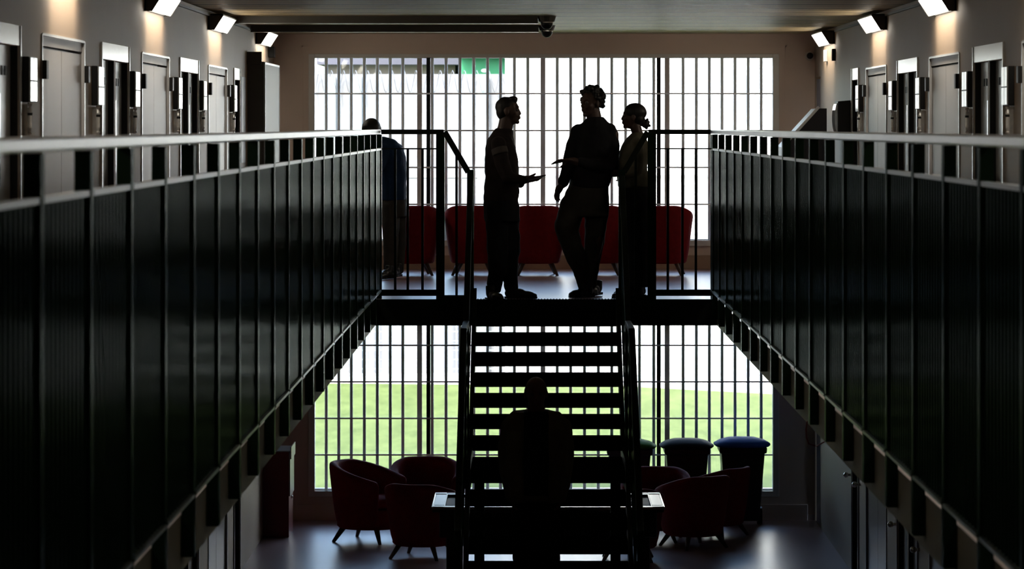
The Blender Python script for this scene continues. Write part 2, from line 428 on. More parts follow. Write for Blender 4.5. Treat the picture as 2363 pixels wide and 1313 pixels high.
struct('trim_4', B(-2.76,3.02,YL-.02,YL,ZS-.002,ZU-.0), 'black_steel')     # landing fascia

# ------------------------------------------------------------------ gallery railings
for side, d in SIDES.items():
    s = d['s']; xr = d['rail']
    r = empty('gallery_railing', (xr, YL-12, ZU))
    tag(r, 'long dark green balcony railing of ribbed panels along the %s gallery' % side, 'railing')
    ys = [d['y0']-d['dy']*k for k in range(d['n']+5)]
    ys = [y for y in ys if y > 4.5]
    if side == 'right': ys = [29.5]+ys
    obj('handrail', B(xr-.006*(-s) if s<0 else xr-.006, xr+s*.055, min(ys)-.5, YL+.03, EYE-.072, EYE-.030), 'rail_light', r, bevel=.008)
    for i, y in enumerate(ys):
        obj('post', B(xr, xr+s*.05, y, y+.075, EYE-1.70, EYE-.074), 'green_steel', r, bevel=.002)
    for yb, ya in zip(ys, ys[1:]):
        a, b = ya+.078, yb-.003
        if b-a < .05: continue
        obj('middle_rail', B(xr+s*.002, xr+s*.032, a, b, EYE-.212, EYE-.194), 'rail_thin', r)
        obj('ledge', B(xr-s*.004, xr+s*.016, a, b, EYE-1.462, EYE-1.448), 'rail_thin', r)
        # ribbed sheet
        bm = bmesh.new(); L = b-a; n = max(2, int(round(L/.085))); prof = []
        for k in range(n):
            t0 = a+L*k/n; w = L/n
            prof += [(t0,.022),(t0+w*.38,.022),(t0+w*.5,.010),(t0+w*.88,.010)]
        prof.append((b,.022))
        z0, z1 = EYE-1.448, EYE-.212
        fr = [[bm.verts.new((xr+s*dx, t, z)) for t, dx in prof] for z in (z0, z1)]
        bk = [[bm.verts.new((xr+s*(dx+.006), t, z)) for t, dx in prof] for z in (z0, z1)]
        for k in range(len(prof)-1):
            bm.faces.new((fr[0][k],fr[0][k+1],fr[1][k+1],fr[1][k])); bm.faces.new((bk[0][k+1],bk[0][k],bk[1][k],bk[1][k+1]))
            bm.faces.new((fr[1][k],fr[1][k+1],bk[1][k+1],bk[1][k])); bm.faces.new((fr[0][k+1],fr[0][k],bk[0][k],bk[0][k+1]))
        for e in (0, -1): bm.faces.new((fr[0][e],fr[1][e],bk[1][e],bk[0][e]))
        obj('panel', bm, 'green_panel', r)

# landing guards: flat rail, tall post, sloping rail, stair newel
XC = (SIDES['left']['rail']+SIDES['right']['rail'])/2
for side, s in (('left',-1),('right',1)):
    r = empty('landing_railing', (XC+s*1.2, YL, ZU))
    tag(r, 'dark steel baluster guard at the stair head, %s of the stairs' % side, 'railing')
    xg = SIDES[side]['rail']; xp = XC+s*.935; xn = XC+s*.667
    yy = YL
    obj('top_rail', B(xg, xp-s*.03, yy-.03, yy+.03, EYE-.072, EYE-.030), 'black_steel', r, bevel=.004)
    obj('middle_rail', B(xg, xp, yy-.012, yy+.012, EYE-.206, EYE-.194), 'black_steel', r)
    obj('bottom_rail', B(xg, xp, yy-.02, yy+.02, EYE-1.50, EYE-1.445), 'black_steel', r)
    obj('post', B(xp-.037, xp+.037, yy-.035, yy+.035, ZU-.05, EYE-.06), 'green_steel', r, bevel=.003)
    for k, px in enumerate((912,941,975) if s < 0 else (1541,1574.7,1605.8)):
        x = PX(px, YL); obj('baluster', B(x-.011,x+.011,yy-.008,yy+.008,EYE-1.447,EYE-.2), 'black_steel', r)
    bm = bmesh.new()
    beam(bm, (xp-s*.04, yy-.06, EYE-.052), (xn+s*.02, yy-.10, EYE-.405), .05, .05)
    obj('sloping_rail', bm, 'black_steel', r, bevel=.004)
    obj('newel', B(xn-.03, xn+.03, yy-.13, yy-.07, ZS+.02, EYE-.385), 'green_steel', r, bevel=.003)
    obj('bottom_rail', B(xp-s*.037, xn+s*.03, yy-.10, yy-.07, EYE-1.53, EYE-1.49), 'black_steel', r)
    x = XC+s*.79; obj('baluster', B(x-.011,x+.011,yy-.092,yy-.078,EYE-1.5,EYE-.25), 'black_steel', r)

# ------------------------------------------------------------------ staircase with a half landing
st = empty('staircase', (XC, 27.0, 0)); tag(st, 'open riser dark steel staircase rising to the upper landing in the middle of the hall', 'staircase')
TW = .613
R_, G_ = .156, .25
treads = [(29.25, 29.5, ZU-.12)]
for k in range(6): treads.append((29.0-.25*k-.25+.25-.25+.25-.25, 29.0-.25*k, EYE-1.790-R_*k))
treads.append((26.46, 27.5, EYE-2.725))
h = 2.725; y = 26.46; lower = []
while True:
    h += R_
    if EYE-h < .05: break
    lower.append((y-.25, y, EYE-h)); y -= .25
treads += lower
for a, b, z in treads:
    bm = bmesh.new()
    box(bm, XC-TW, XC+TW, a, b, z-.012, z); box(bm, XC-TW, XC+TW, a, a+.012, z-.107, z-.012); box(bm, XC-TW, XC+TW, b-.012, b, z-.10, z-.012)
    obj('tread', bm, 'tread_steel', st)
bm = bmesh.new()                                   # grating nosing at the stair head
for k in range(46):
    x = XC-TW+.01+k*(2*TW-.02)/45; box(bm, x-.004, x+.004, YL-.05, YL-.002, ZU-.012, ZU+.006)
box(bm, XC-TW, XC+TW, YL-.06, YL-.05, ZU-.10, ZU+.002)
obj('landing_grating', bm, 'black_steel', st)
yb = lower[-1][0]
def hs(y):                                          # walking line below eye at y
    if y > 27.5: return 1.634+(29.25-y)/G_*R_ - 0
    if y > 26.46: return 2.725
    return 2.725+(26.46-y)/G_*R_
pts = [29.45, 27.5, 26.46, yb]
for s in (-1, 1):
    xo = XC+s*(TW+.035)
    bm = bmesh.new()
    for a, b in zip(pts, pts[1:]): 
        za, zb = EYE-hs(a)-.03, EYE-hs(b)-.03
        prism(bm, [(a,za-.13),(a,za+.11),(b,zb+.11),(b,zb-.13)], 'x', xo-.035*s if s>0 else xo, xo+.0 if s>0 else xo+.035)
    obj('stringer', bm, 'black_steel', st)
    top = [29.40, 27.5, 26.46, yb+.1]
    bm = bmesh.new()
    P = [Vector((XC+s*.667, y_, EYE-max(.40, hs(y_)-1.10))) for y_ in top]
    for a, b in zip(P, P[1:]): beam(bm, a, b, .05, .045)
    obj('handrail', bm, 'black_steel', st, bevel=.006)
    y_ = 29.2
    while y_ > yb+.2:
        z1 = EYE-max(.40, hs(y_)-1.10)-.03; z0 = EYE-hs(y_)-.02
        obj('baluster', B(XC+s*.667-.010, XC+s*.667+.010, y_-.008, y_+.008, z0-.12, z1), 'green_steel', st)
        y_ -= .14
    for y_ in (27.5, 26.46, yb+.15):
        z1 = EYE-(hs(y_)-1.10)-.02; z0 = EYE-hs(y_)-.15
        if y_ < 26: z0 = 0
        obj('newel', B(XC+s*.667-.026, XC+s*.667+.026, y_-.026, y_+.026, z0, z1), 'green_steel', st, bevel=.003)
    for y_ in (26.98,):
        for zz in (0,): obj('support_leg', B(XC+s*.55-.04, XC+s*.55+.04, y_-.04, y_+.04, 0, EYE-2.725-.11), 'black_steel', st)

# ------------------------------------------------------------------ luminaires
lampn = ['nearest', 'middle', 'farthest']
for side, d in SIDES.items():
    s = d['s']; xw = d['wall']
    for i, y in enumerate((9.4, 14.2, 19.0, 23.75, 28.4, 33.3)):
        L = 1.25
        r = empty('wall_luminaire', (xw, y, EYE+.8))
        if i >= 3: lb = '%s of the lit wedge-shaped wall lamps high on the %s wall' % (lampn[i-3], side)
        else: lb = 'lit wedge-shaped wall lamp high on the %s wall, out past the picture edge' % side
        tag(r, lb, 'lamp', 'lit wedge lamps on the %s wall' % side)
        X = lambda t: xw-s*t
        z0, z1 = EYE+.825, EYE+.955
        bm = bmesh.new()
        prof = [(X(0),z1),(X(.125),z1),(X(.135),z1-.01),(X(.055),z0-.005),(X(0),z0-.005)]
        for a, b in ((y, y+.012),(y+L-.012, y+L)): prism(bm, prof, 'y', a, b)
        box(bm, X(0), X(.012), y, y+L, z0, z1); box(bm, X(0), X(.125), y, y+L, z1-.01, z1)
        obj('housing', bm, 'lamp_body', r)
        bm = bmesh.new(); prism(bm, [(X(.045),z0+.004),(X(.05),z0-.003),(X(.128),z1-.016),(X(.12),z1-.016)], 'y', y+.014, y+L-.014)
        obj('diffuser', bm, 'lamp_face', r)
        obj('conduit', B(X(.0),X(.02),y+L,y+4.75 if i<5 else y+L+.4,z1-.02,z1), 'lamp_body', r)
        for nm, loc, rot, e, sz, sp in (('lamp_downlight', (X(.07), y+L/2, z0-.01), (0, s*-.22, 0), .55, (.08,1.1), 45),
                                   ('lamp_glow', (X(.16), y+L/2, z0+.05), (0, -s*.9, 0), 5.0, (.10,1.1), 160)):
            l = bpy.data.lights.new(nm, 'AREA'); l.shape = 'RECTANGLE'; l.size, l.size_y = sz; l.energy = e; l.color = (1,.90,.76); l.spread = math.radians(sp)
            q = bpy.data.objects.new(nm, l); COL.objects.link(q); q.parent = r; q.location = Vector(loc)-r.location; q.rotation_euler = rot

# ------------------------------------------------------------------ lock boxes on the gallery walls
LB = [18.05, 20.9, 22.85, 25.65, 27.6, 30.45]
order = ['nearest','second nearest','third nearest','third farthest','second farthest','farthest']
proto = {}
for side, d in SIDES.items():
    s = d['s']; xw = d['wall']
    for i, y in enumerate(LB):
        r = empty('lock_box', (xw, y, EYE))
        tag(r, 'black and chrome lock box, %s of six on the %s upper wall' % (order[i], side), 'lock box', 'lock boxes on the %s upper wall' % side)
        X = lambda t: xw-s*t
        obj('casing', B(X(0),X(.038),y,y+.26,EYE+.13,EYE+.377), 'black_paint', r, bevel=.003)
        obj('face_plate', B(X(.038),X(.046),y+.01,y+.12,EYE+.135,EYE+.372), 'steel_brushed', r)
        obj('face_plate', B(X(.038),X(.046),y+.135,y+.25,EYE+.135,EYE+.372), 'steel_brushed', r)
        obj('seam_band', B(X(.045),X(.049),y+.005,y+.255,EYE+.242,EYE+.250), 'black_paint', r)
        bm = bmesh.new(); xx = X(.034); yy = y+.05
        prof = [(.128,.008),(.118,.016),(.105,.007),(.09,.013),(.082,.015),(.06,.013),(-.01,.013),(-.03,.008),(-.04,.015),(-.05,.008)]
        for (za, ra), (zb, rb) in zip(prof, prof[1:]): cone(bm, (xx,yy,EYE+za), (xx,yy,EYE+zb), ra, rb, 10)
        obj('bolt', bm, 'bolt_white', r, smooth=False)
        bm = bmesh.new(); cone(bm, (xx,yy,EYE+.073), (xx,yy,EYE+.058), .016, .016, 10); obj('bolt_collar', bm, 'black_paint', r)
        obj('bolt_bracket', B(X(0),X(.026),yy-.012,yy+.012,EYE-.05,EYE+.12), 'steel_brushed', r)

# ------------------------------------------------------------------ trunking, cameras and small fittings
for nm, yy, zc in (('nearer', 29.9, ZC), ('farther', 32.6, ZC)):
    xe = PX(1262, yy)
    r = empty('cable_trunking', (-2.75, yy, zc)); tag(r, 'dark ceiling trunking ending at a camera mid hall, the %s of the two' % nm, 'trunking', 'ceiling trunkings')
    obj('channel', B(-2.75, xe-.08, yy, yy+.10, zc-.062, zc-.001), 'lamp_body', r)
    obj('lip', B(-2.75, xe-.08, yy-.004, yy+.104, zc-.068, zc-.062), 'rail_thin', r)
    q = empty('dome_camera', (xe, yy, zc)); tag(q, 'small ceiling camera at the end of the %s trunking' % nm, 'camera', 'ceiling cameras')
    bm = bmesh.new(); cone(bm, (xe,yy+.05,zc-.001), (xe,yy+.05,zc-.05), .085, .07, 20); obj('base', bm, 'lamp_body', q, smooth=False)
    bm = bmesh.new(); cone(bm, (xe,yy+.05,zc-.05), (xe,yy+.05,zc-.06), .06, .06, 20); obj('ring', bm, 'chrome', q)
    bm = bmesh.new(); ell(bm, (xe,yy+.05,zc-.065), ((.055,0,0),(0,.055,0),(0,0,.055))); obj('lens_dome', bm, 'black_paint', q, smooth=True)
def small(name, bm, m, label, cat, parts=()):
    o = tag(obj(name, bm, m, bevel=.004), label, cat)
    return o
small('loudspeaker', B(-2.76+.0,-2.70,34.9,35.1,PZ(133,35),PZ(108,35)), 'black_paint', 'small black loudspeaker on the left wall above the tall cabinet', 'speaker')
cr = empty('security_camera', (PX(1872,35.4), 35.6, PZ(128,35.4))); tag(cr, 'round security camera on the end wall near the right corner', 'camera')
bm = bmesh.new(); cone(bm, (PX(1872,35.4),35.65,PZ(128,35.4)), (PX(1872,35.4),35.58,PZ(128,35.4)), .05, .045, 18); obj('base', bm, 'lamp_white', cr)
bm = bmesh.new(); sph(bm, (PX(1872,35.4),35.56,PZ(128,35.4)), .035); obj('lens', bm, 'black_paint', cr, smooth=True)
small('smoke_detector', B(3.02,2.99,34.1,34.25,4.87,4.99), 'lamp_white', 'pale wall sensor box near the far end of the right wall', 'sensor')
small('bell_push', B(3.02,2.985,33.2,33.28,4.86,4.98), 'black_paint', 'small black wall box high on the right wall, beside a pale sensor', 'wall box')
# tall cabinet on the left
r = empty('tall_cabinet', (-2.7, 33.2, ZU)); tag(r, 'tall brown cabinet with a pale glazed side against the far left upper wall', 'cabinet')
obj('body', B(-2.76,-2.60,32.35,34.2,ZU,EYE+.625), 'brown_box', r, bevel=.004)
obj('side_panel', B(-2.60,-2.592,32.38,34.17,ZU+.05,EYE+.60), 'cab_glass', r)
bm = bmesh.new()
for (a,b,c,e) in ((32.36,32.38,ZU+.02,EYE+.62),(34.17,34.19,ZU+.02,EYE+.62),(32.38,34.17,EYE+.60,EYE+.62)): box(bm,-2.60,-2.588,a,b,c,e)
obj('side_frame', bm, 'rail_thin', r)
obj('ledge', B(-2.76,-2.62,32.3,32.36,EYE+.60,EYE+.72), 'brown_box', r)
# notice board strip beside far left cell door
small('wall_panel', B(-2.76,-2.752,31.6,32.05,EYE-.35,EYE+.47), 'door_low', 'narrow grey wall panel between the far left cell door and the tall cabinet', 'panel')
# sloped locker right
r = empty('sloped_locker', (2.7, 32.5, ZU)); tag(r, 'dark locker with a sloping pale-edged top behind the right handrail', 'locker')
bm = bmesh.new(); prism(bm, [(2.42,ZU),(2.83,ZU),(2.83,4.38),(2.76,4.38),(2.42,4.005)], 'y', 32.05, 33.0); obj('body', bm, 'door_blue', r)
r.children[0].data.materials[0] = mat('locker_dark', (.018,.016,.024), .4)
bm = bmesh.new(); beam(bm, (2.765,32.06,4.388), (2.42,32.06,4.008), .05, .014); obj('edge_trim', bm, 'rail_light', r)
r = empty('wall_dispenser', (2.95, 31.5, EYE)); tag(r, 'black box with a curved chrome front on the far right upper wall', 'dispenser')
bm = bmesh.new(); prism(bm, [(3.02,EYE-.08),(2.90,EYE-.08),(2.90,EYE+.235),(3.02,EYE+.245)], 'y', 31.65, 32.0); obj('body', bm, 'black_paint', r, bevel=.006)
bm = bmesh.new()
for k in range(9):
    a0, a1 = -PI/2+PI*k/9, -PI/2+PI*(k+1)/9
    prism(bm, [(2.90-.028*math.cos(a0),EYE+.08+.14*math.sin(a0)),(2.90-.028*math.cos(a1),EYE+.08+.14*math.sin(a1)),(2.90,EYE+.08+.14*math.sin(a1)),(2.90,EYE+.08+.14*math.sin(a0))], 'y', 31.68, 31.97)
obj('front_cover', bm, 'chrome', r)
# hanging wire
bm = bmesh.new(); tube(bm, [(PX(a,19.2),19.2,PZ(b,19.2)) for a,b in ((1863,972),(1860,990),(1861,1008),(1866,1024),(1884,1030),(1905,1018),(1925,997))], .004, 6)
tag(obj('hanging_cable', bm, 'red_wire'), 'thin looped cable hanging below the right gallery', 'cable')

# ------------------------------------------------------------------ tub chairs
def make_chair():
    r = empty('tub_chair')
    tag(r, 'x', 'armchair')
    N = 40; bm = bmesh.new(); rings = []
    A = math.radians(128)
    for k in range(N+1):
        t = -A+2*A*k/N                  # 0 = back (+y)
        u = abs(t)/A
        top = .76-.17*max(0, (u-.25)/.75)**1.3
        sec = []
        for (ro, z) in ((.30,.14),(.335,.30),(.365,.55),(.385,top-.03),(.375,top-.008),(.345,top),(.305,top-.012),(.285,top-.05),(.275,.42),(.27,.14)):
            x = math.sin(t)*ro*1.0; y = math.cos(t)*ro*.98
            if u > .7: y -= (u-.7)*.16
            sec.append(bm.verts.new((x, y, z)))
        rings.append(sec)
    n = len(rings[0])
    for a, b in zip(rings, rings[1:]):
        for i in range(n): bm.faces.new((a[i], a[(i+1)%n], b[(i+1)%n], b[i]))
    bm.faces.new(rings[0]); bm.faces.new(rings[-1][::-1])
    sh = obj('backrest', bm, 'red_fabric', r, smooth=True); 
    b = sh.modifiers.new('sub', 'SUBSURF'); b.levels = 1; b.render_levels = 1
    def disk(z0, z1, sc, nm, bulge=0):
        bm = bmesh.new(); n = 32; prof = [(z0,.92),(z0+.02,1),(z1-.03,1),(z1-.008,.96),(z1+bulge,.6),(z1+bulge*1.2,.0001)]
        rr = []
        for z, f in prof:
            rr.append([bm.verts.new((math.sin(2*PI*i/n)*.30*sc*f, (math.cos(2*PI*i/n)*.30 if math.cos(2*PI*i/n) > 0 else math.cos(2*PI*i/n)*.34)*sc*f, z)) for i in range(n)])
        for a, c in zip(rr, rr[1:]):
            for i in range(n): bm.faces.new((a[i], a[(i+1)%n], c[(i+1)%n], c[i]))
        bm.faces.new(rr[0]); bmesh.ops.remove_doubles(bm, verts=bm.verts[:], dist=.001)
        return obj(nm, bm, 'red_fabric', r, smooth=True)
    disk(.13, .32, 1.0, 'seat_base'); disk(.325, .42, .90, 'cushion', .02)
    for sx, sy in ((-1,-1),(1,-1),(-1,1),(1,1)):
        bm = bmesh.new(); cone(bm, (sx*.17,sy*.17,.15), (sx*.25,sy*.25,0), .03, .016, 10); obj('leg', bm, 'chair_wood', r, smooth=True)
    return r
chair = make_chair(); first = [True]
def place_chair(x, y, z, rz, label, group, sc=1.):
    c = chair if first[0] else copy_tree(chair); first[0] = False
    c.location = (x, y, z); c.rotation_euler = (0,0,rz); c.scale = sc if isinstance(sc, tuple) else (sc,sc,sc); tag(c, label, 'armchair', group)
names5 = ['leftmost red tub armchair of the upper row, behind the man in blue','red tub armchair of the upper row seen behind the sloping rail','red tub armchair of the upper row between the two talking men','red tub armchair of the upper row behind the curly-haired man','rightmost red tub armchair of the upper row, right of the woman']
for i, px in enumerate((948,1094,1238,1383,1530)):
    place_chair(PX(px,34.3), 34.3+(.05 if i%2 else 0), ZU, PI+(.12,-.08,.05,-.04,-.1)[i], names5[i], 'armchairs on the upper landing', (.815,.9,.95))
G2 = 'armchairs around the lower window'
def pc(px, y, rz, label, sc=1.): place_chair(PX(px, y), y, 0, rz, label, G2, sc)
pc(850, 33.9, 1.15, 'red tub armchair facing the pool table, leftmost on the lower floor', 1.06)
pc(985, 34.6, .1, 'red tub armchair under the window, left of the stairs')
pc(975, 32.6, 2.8, 'red tub armchair with its back turned, beside the left end of the pool table', .98)
pc(1512, 33.95, -.15, 'red tub armchair under the window by the bins, right of the stairs', .95)
pc(1652, 34.3, -2.2, 'rightmost red tub armchair, in front of the blue lidded bin', .95)
pc(1600, 33.4, -2.6, 'red tub armchair with its back turned, at the right end of the pool table', .97)
pc(1448, 32.4, 3.1, 'red tub armchair mostly hidden behind the right stair stringer', .95)

# ------------------------------------------------------------------ pool table
ty0, ty1 = 29.85, 31.0; tx0, tx1 = PX(998,29.85), PX(1532,29.85); tz = .80
r = empty('pool_table', ((tx0+tx1)/2, (ty0+ty1)/2, 0)); tag(r, 'black pool table with blue cloth and chrome trim behind the stairs', 'pool table')
obj('cabinet_body', B(tx0+.06,tx1-.06,ty0+.06,ty1-.06,.52,tz-.045), 'pool_wood', r, bevel=.01)
bm = bmesh.new()
for (a,b,c,e) in ((tx0,tx1,ty0,ty0+.11),(tx0,tx1,ty1-.11,ty1),(tx0,tx0+.11,ty0+.11,ty1-.11),(tx1-.11,tx1,ty0+.11,ty1-.11)): box(bm,a,b,c,e,tz-.045,tz)
obj('rail_top', bm, 'pool_wood', r)
obj('playing_surface', B(tx0+.11,tx1-.11,ty0+.11,ty1-.11,tz-.045,tz-.022), 'pool_cloth', r)
for a in (tx0+.115, tx1-.115-.0):
    pass
bm = bmesh.new()
for (a,b,c,e) in ((tx0-.006,tx1+.006,ty0-.008,ty0),(tx0-.006,tx1+.006,ty1,ty1+.008),(tx0-.008,tx0,ty0,ty1),(tx1,tx1+.008,ty0,ty1)): box(bm,a,b,c,e,tz-.02,tz+.004)
obj('trim_strip', bm, 'chrome', r)
for a, b in ((tx0,ty0),(tx1,ty0),(tx0,ty1),(tx1,ty1)):
    sx = 1 if a == tx0 else -1; sy = 1 if b == ty0 else -1
    obj('corner_cap', B(a-.004*sx,a+.10*sx,b-.004*sy,b+.10*sy,tz+.0005,tz+.006), 'tray', r, bevel=.003)
    obj('leg', B(a+.12*sx,a+.27*sx,b+.12*sy,b+.27*sy,0,.52), 'pool_wood', r, bevel=.01)
obj('end_light_patch', B(tx0+.012,tx0+.10,ty0+.15,ty1-.15,tz,tz+.004), 'tray', r)  # pale patches at both ends: light on the cloth put in as colour
obj('end_light_patch', B(tx1-.10,tx1-.012,ty0+.15,ty1-.15,tz,tz+.004), 'tray', r)

# ------------------------------------------------------------------ wheelie bins
def bin_(px, y, lidm, label, h=.92, w=.56):
    x = PX(px, y); r = empty('wheelie_bin', (x, y, 0)); tag(r, label, 'bin', 'wheelie bins under the window')
    bm = bmesh.new(); rr = []
    for z, a, b in ((.06,.36,.30),(h-.12,.47,.44),(h-.12,.51,.48),(h-.06,.52,.49),(h-.06,.47,.44)):
        a *= w/.56
        rr.append([bm.verts.new((x+sx*a/2, y+sy*b/2, z)) for sx, sy in ((-1,-1),(1,-1),(1,1),(-1,1))])
    for p, q in zip(rr, rr[1:]):
        for i in range(4): bm.faces.new((p[i],p[(i+1)%4],q[(i+1)%4],q[i]))
    bm.faces.new(rr[0]); bm.faces.new(rr[-1])
    obj('body', bm, 'bin_black', r, bevel=.02)
    bm = bmesh.new(); rr = []
    for z, f in ((h-.06,1.03),(h-.045,1.10),(h-.035,1.10),(h,.88),(h+.025,.55),(h+.032,.2)):
        n = 28
        rr.append([bm.verts.new((x+w*.5*f*(abs(math.cos(t))**.6)*(1 if math.cos(t) > 0 else -1), y+.26*f*(abs(math.sin(t))**.6)*(1 if math.sin(t) > 0 else -1), z)) for t in [2*PI*(i+.5)/n for i in range(n)]])
    for p, q in zip(rr, rr[1:]):
        for i in range(n): bm.faces.new((p[i],p[(i+1)%n],q[(i+1)%n],q[i]))
    bm.faces.new(rr[0]); bm.faces.new(rr[-1]); obj('lid', bm, lidm, r, smooth=True)
    for sx in (-1,1):
        bm = bmesh.new(); cone(bm, (x+sx*.17,y+.14,.09), (x+sx*.22,y+.14,.09), .09, .09, 18); obj('wheel', bm, 'black_paint', r)
    bm = bmesh.new(); cone(bm, (x-.2,y+.25,h-.09), (x+.2,y+.25,h-.09), .014, .014); obj('handle', bm, 'bin_black', r)
bin_(1712, 35.2, 'lid_blue', 'black wheelie bin with a blue lid, rightmost under the window', .90, .54)
bin_(1584, 35.2, 'lid_black', 'wheelie bin with a black lid, between the green and the blue lidded bins', .885, .52)
bin_(1452, 35.2, 'lid_green', 'wheelie bin with a green lid partly hidden behind the stairs', .88, .52)

# red cabinet lower left
r = empty('red_cabinet', (-2.62, 34.4, 0)); tag(r, 'dark red cabinet with a pale top tray against the lower left wall', 'cabinet')
obj('body', B(-2.755,-2.49,34.15,34.75,.0,.875), 'red_cab', r, bevel=.004)
obj('side_panel', B(-2.49,-2.478,34.17,34.73,.42,.86), 'tray', r)  # pale sheet painting the window light on the red cabinet's side
bm = bmesh.new(); box(bm,-2.70,-2.47,34.16,34.74,.876,.884); box(bm,-2.475,-2.465,34.16,34.74,.80,.925); box(bm,-2.70,-2.69,34.16,34.74,.876,.92)
obj('top_tray', bm, 'tray', r)
bm = bmesh.new(); cone(bm, (-2.478,34.3,.40), (-2.46,34.3,.40), .02, .012); obj('knob', bm, 'chrome', r, smooth=True)

# ------------------------------------------------------------------ people
class Fig:
    def __init__(s, name, D, px, py_foot, label, dz=0):
        s.D = D; s.k = D/F; s.root = empty('person', (PX(px,D), D, PZ(py_foot,D)))
        tag(s.root, label, 'person')
    def p(s, px, py, dy=0): return Vector((PX(px,s.D), s.D+dy, PZ(py,s.D)))
    def T(s, bm, pts, n=14):                    # (px, py, dy, r px)
        Q = [(s.p(a,b,c), r*s.k) for a, b, c, r in pts]
        for (p, r0), (q, r1) in zip(Q, Q[1:]): cone(bm, p, q, r0, r1, n)
        for p, r_ in Q: sph(bm, p, r_, n, 8)
    def LB(s, bm, rings, rot=0): s.L(bm, [(a,b,c,d*.84,e*.72) for a,b,c,d,e in rings], rot)
    def L(s, bm, rings, rot=0, n=24):           # lofted elliptic rings (px centre, py, dy, rx px, ry m)
        rr = []
        for cx, cy, dy, rx, ry in rings:
            c = s.p(cx, cy, dy); ax = Vector((math.cos(rot), math.sin(rot),0)); ay = Vector((-math.sin(rot), math.cos(rot),0))
            rr.append([bm.verts.new(c+ax*rx*s.k*math.cos(2*PI*i/n)+ay*ry*math.sin(2*PI*i/n)) for i in range(n)])
        for a, b in zip(rr, rr[1:]):
            for i in range(n): bm.faces.new((a[i], a[(i+1)%n], b[(i+1)%n], b[i]))
        bm.faces.new(rr[0]); bm.faces.new(rr[-1][::-1])
    def part(s, name, bm, m, vox=.008, sm=6, fold=0., label=None, parent=None):
        o = obj(name, bm, m, s.root if parent is None else parent, smooth=True)
        q = o.modifiers.new('r', 'REMESH'); q.mode = 'VOXEL'; q.voxel_size = vox; q.use_smooth_shade = True
        if sm: q = o.modifiers.new('s', 'SMOOTH'); q.iterations = sm; q.factor = .5
        if fold:
            t = bpy.data.textures.new('folds', 'CLOUDS'); t.noise_scale = .09; t.noise_depth = 1
            q = o.modifiers.new('d', 'DISPLACE'); q.texture = t; q.strength = fold; q.mid_level = .5; q.texture_coords = 'GLOBAL'
        if label: o['label'] = label
        return o
    def head(s, bm, c, yaw, pitch=0., k=1., jaw=1.):
        # c: centre of skull; yaw: facing direction angle in the xy plane
        f = Vector((math.cos(yaw), math.sin(yaw), 0)); r = Vector((math.sin(yaw), -math.cos(yaw), 0)); u = Vector((0,0,1))
        f2 = f*math.cos(pitch)+u*math.sin(pitch); u2 = u*math.cos(pitch)-f*math.sin(pitch); f, u = f2, u2
        P = lambda a, b, d: c+f*a*k+r*b*k+u*d*k
        E = lambda a, b, d, ra, rb, rd: ell(bm, P(a,b,d), (f*ra*k, r*rb*k, u*rd*k))
        E(-.008,0,.028,.098,.077,.090); E(.022,0,-.02,.072,.064,.08)
        E(.030,0,-.070,.055*jaw,.050,.045); E(.070,0,-.098,.020,.022,.018)
        E(.080,0,.030,.016,.045,.014); E(.076,0,-.040,.020,.035,.022)
        cone(bm, P(.084,0,.020), P(.101,0,-.026), .009*k, .012*k, 10); sph(bm, P(.100,0,-.027), .0125*k); 
        for b in (-1,1): sph(bm, P(.092,b*.012,-.030), .009*k)
        E(.092,0,-.056,.012,.023,.007); E(.090,0,-.069,.012,.020,.007)
        for b in (-1,1):
            E(-.004,b*.078,-.008,.020,.009,.032); E(.055,b*.042,-.022,.022,.018,.016)
        s.hf = (c, f, r, u, k); return P
    def eyes(s):
        c, f, r, u, k = s.hf
        for b in (-1,1):
            bm = bmesh.new(); sph(bm, c+f*.078*k+r*b*.031*k+u*.004*k, .012*k, 10, 6); obj('eye', bm, 'eye', s.root, smooth=True)
    def hand(s, bm, wrist, d, n, side, curl=.3, k=1.):
        # wrist point, direction d, palm normal n (palm faces n); side = +1/-1 thumb side
        d = d.normalized(); n = (n-d*n.dot(d)).normalized(); t = d.cross(n).normalized()*side
        W0 = Vector(wrist)
        ell(bm, W0+d*.045*k, (d*.055*k, t*.038*k, n*.015*k)); cone(bm, W0-d*.02, W0+d*.03*k, .024*k, .022*k)
        for j, (off, L) in enumerate(((.030,.070),(.010,.080),(-.010,.074),(-.029,.058))):
            p = W0+d*.085*k+t*off*k; c = curl*(1+.15*j); a = d
            for q in range(3):
                a = (a*math.cos(c*.6)+n*math.sin(c*.6)).normalized() if q else (d*math.cos(c*.4)+n*math.sin(c*.4)).normalized()
                e = p+a*L*k*(.45,.32,.23)[q]; r0 = (.0092,.0085,.0075,.0065)
                cone(bm, p, e, r0[q]*k, r0[q+1]*k, 10); sph(bm, e, r0[q+1]*k, 10, 6); p = e
        p = W0+d*.025*k+t*.030*k; a = (d*.6+t*.7+n*.25).normalized(); e = p+a*.045*k
        cone(bm, p, e, .013*k, .011*k, 10); sph(bm, p, .013*k); sph(bm, e, .011*k, 10, 6)
        a = (d*.9+t*.25+n*.35).normalized(); e2 = e+a*.035*k; cone(bm, e, e2, .010*k, .008*k, 10); sph(bm, e2, .008*k, 10, 6)
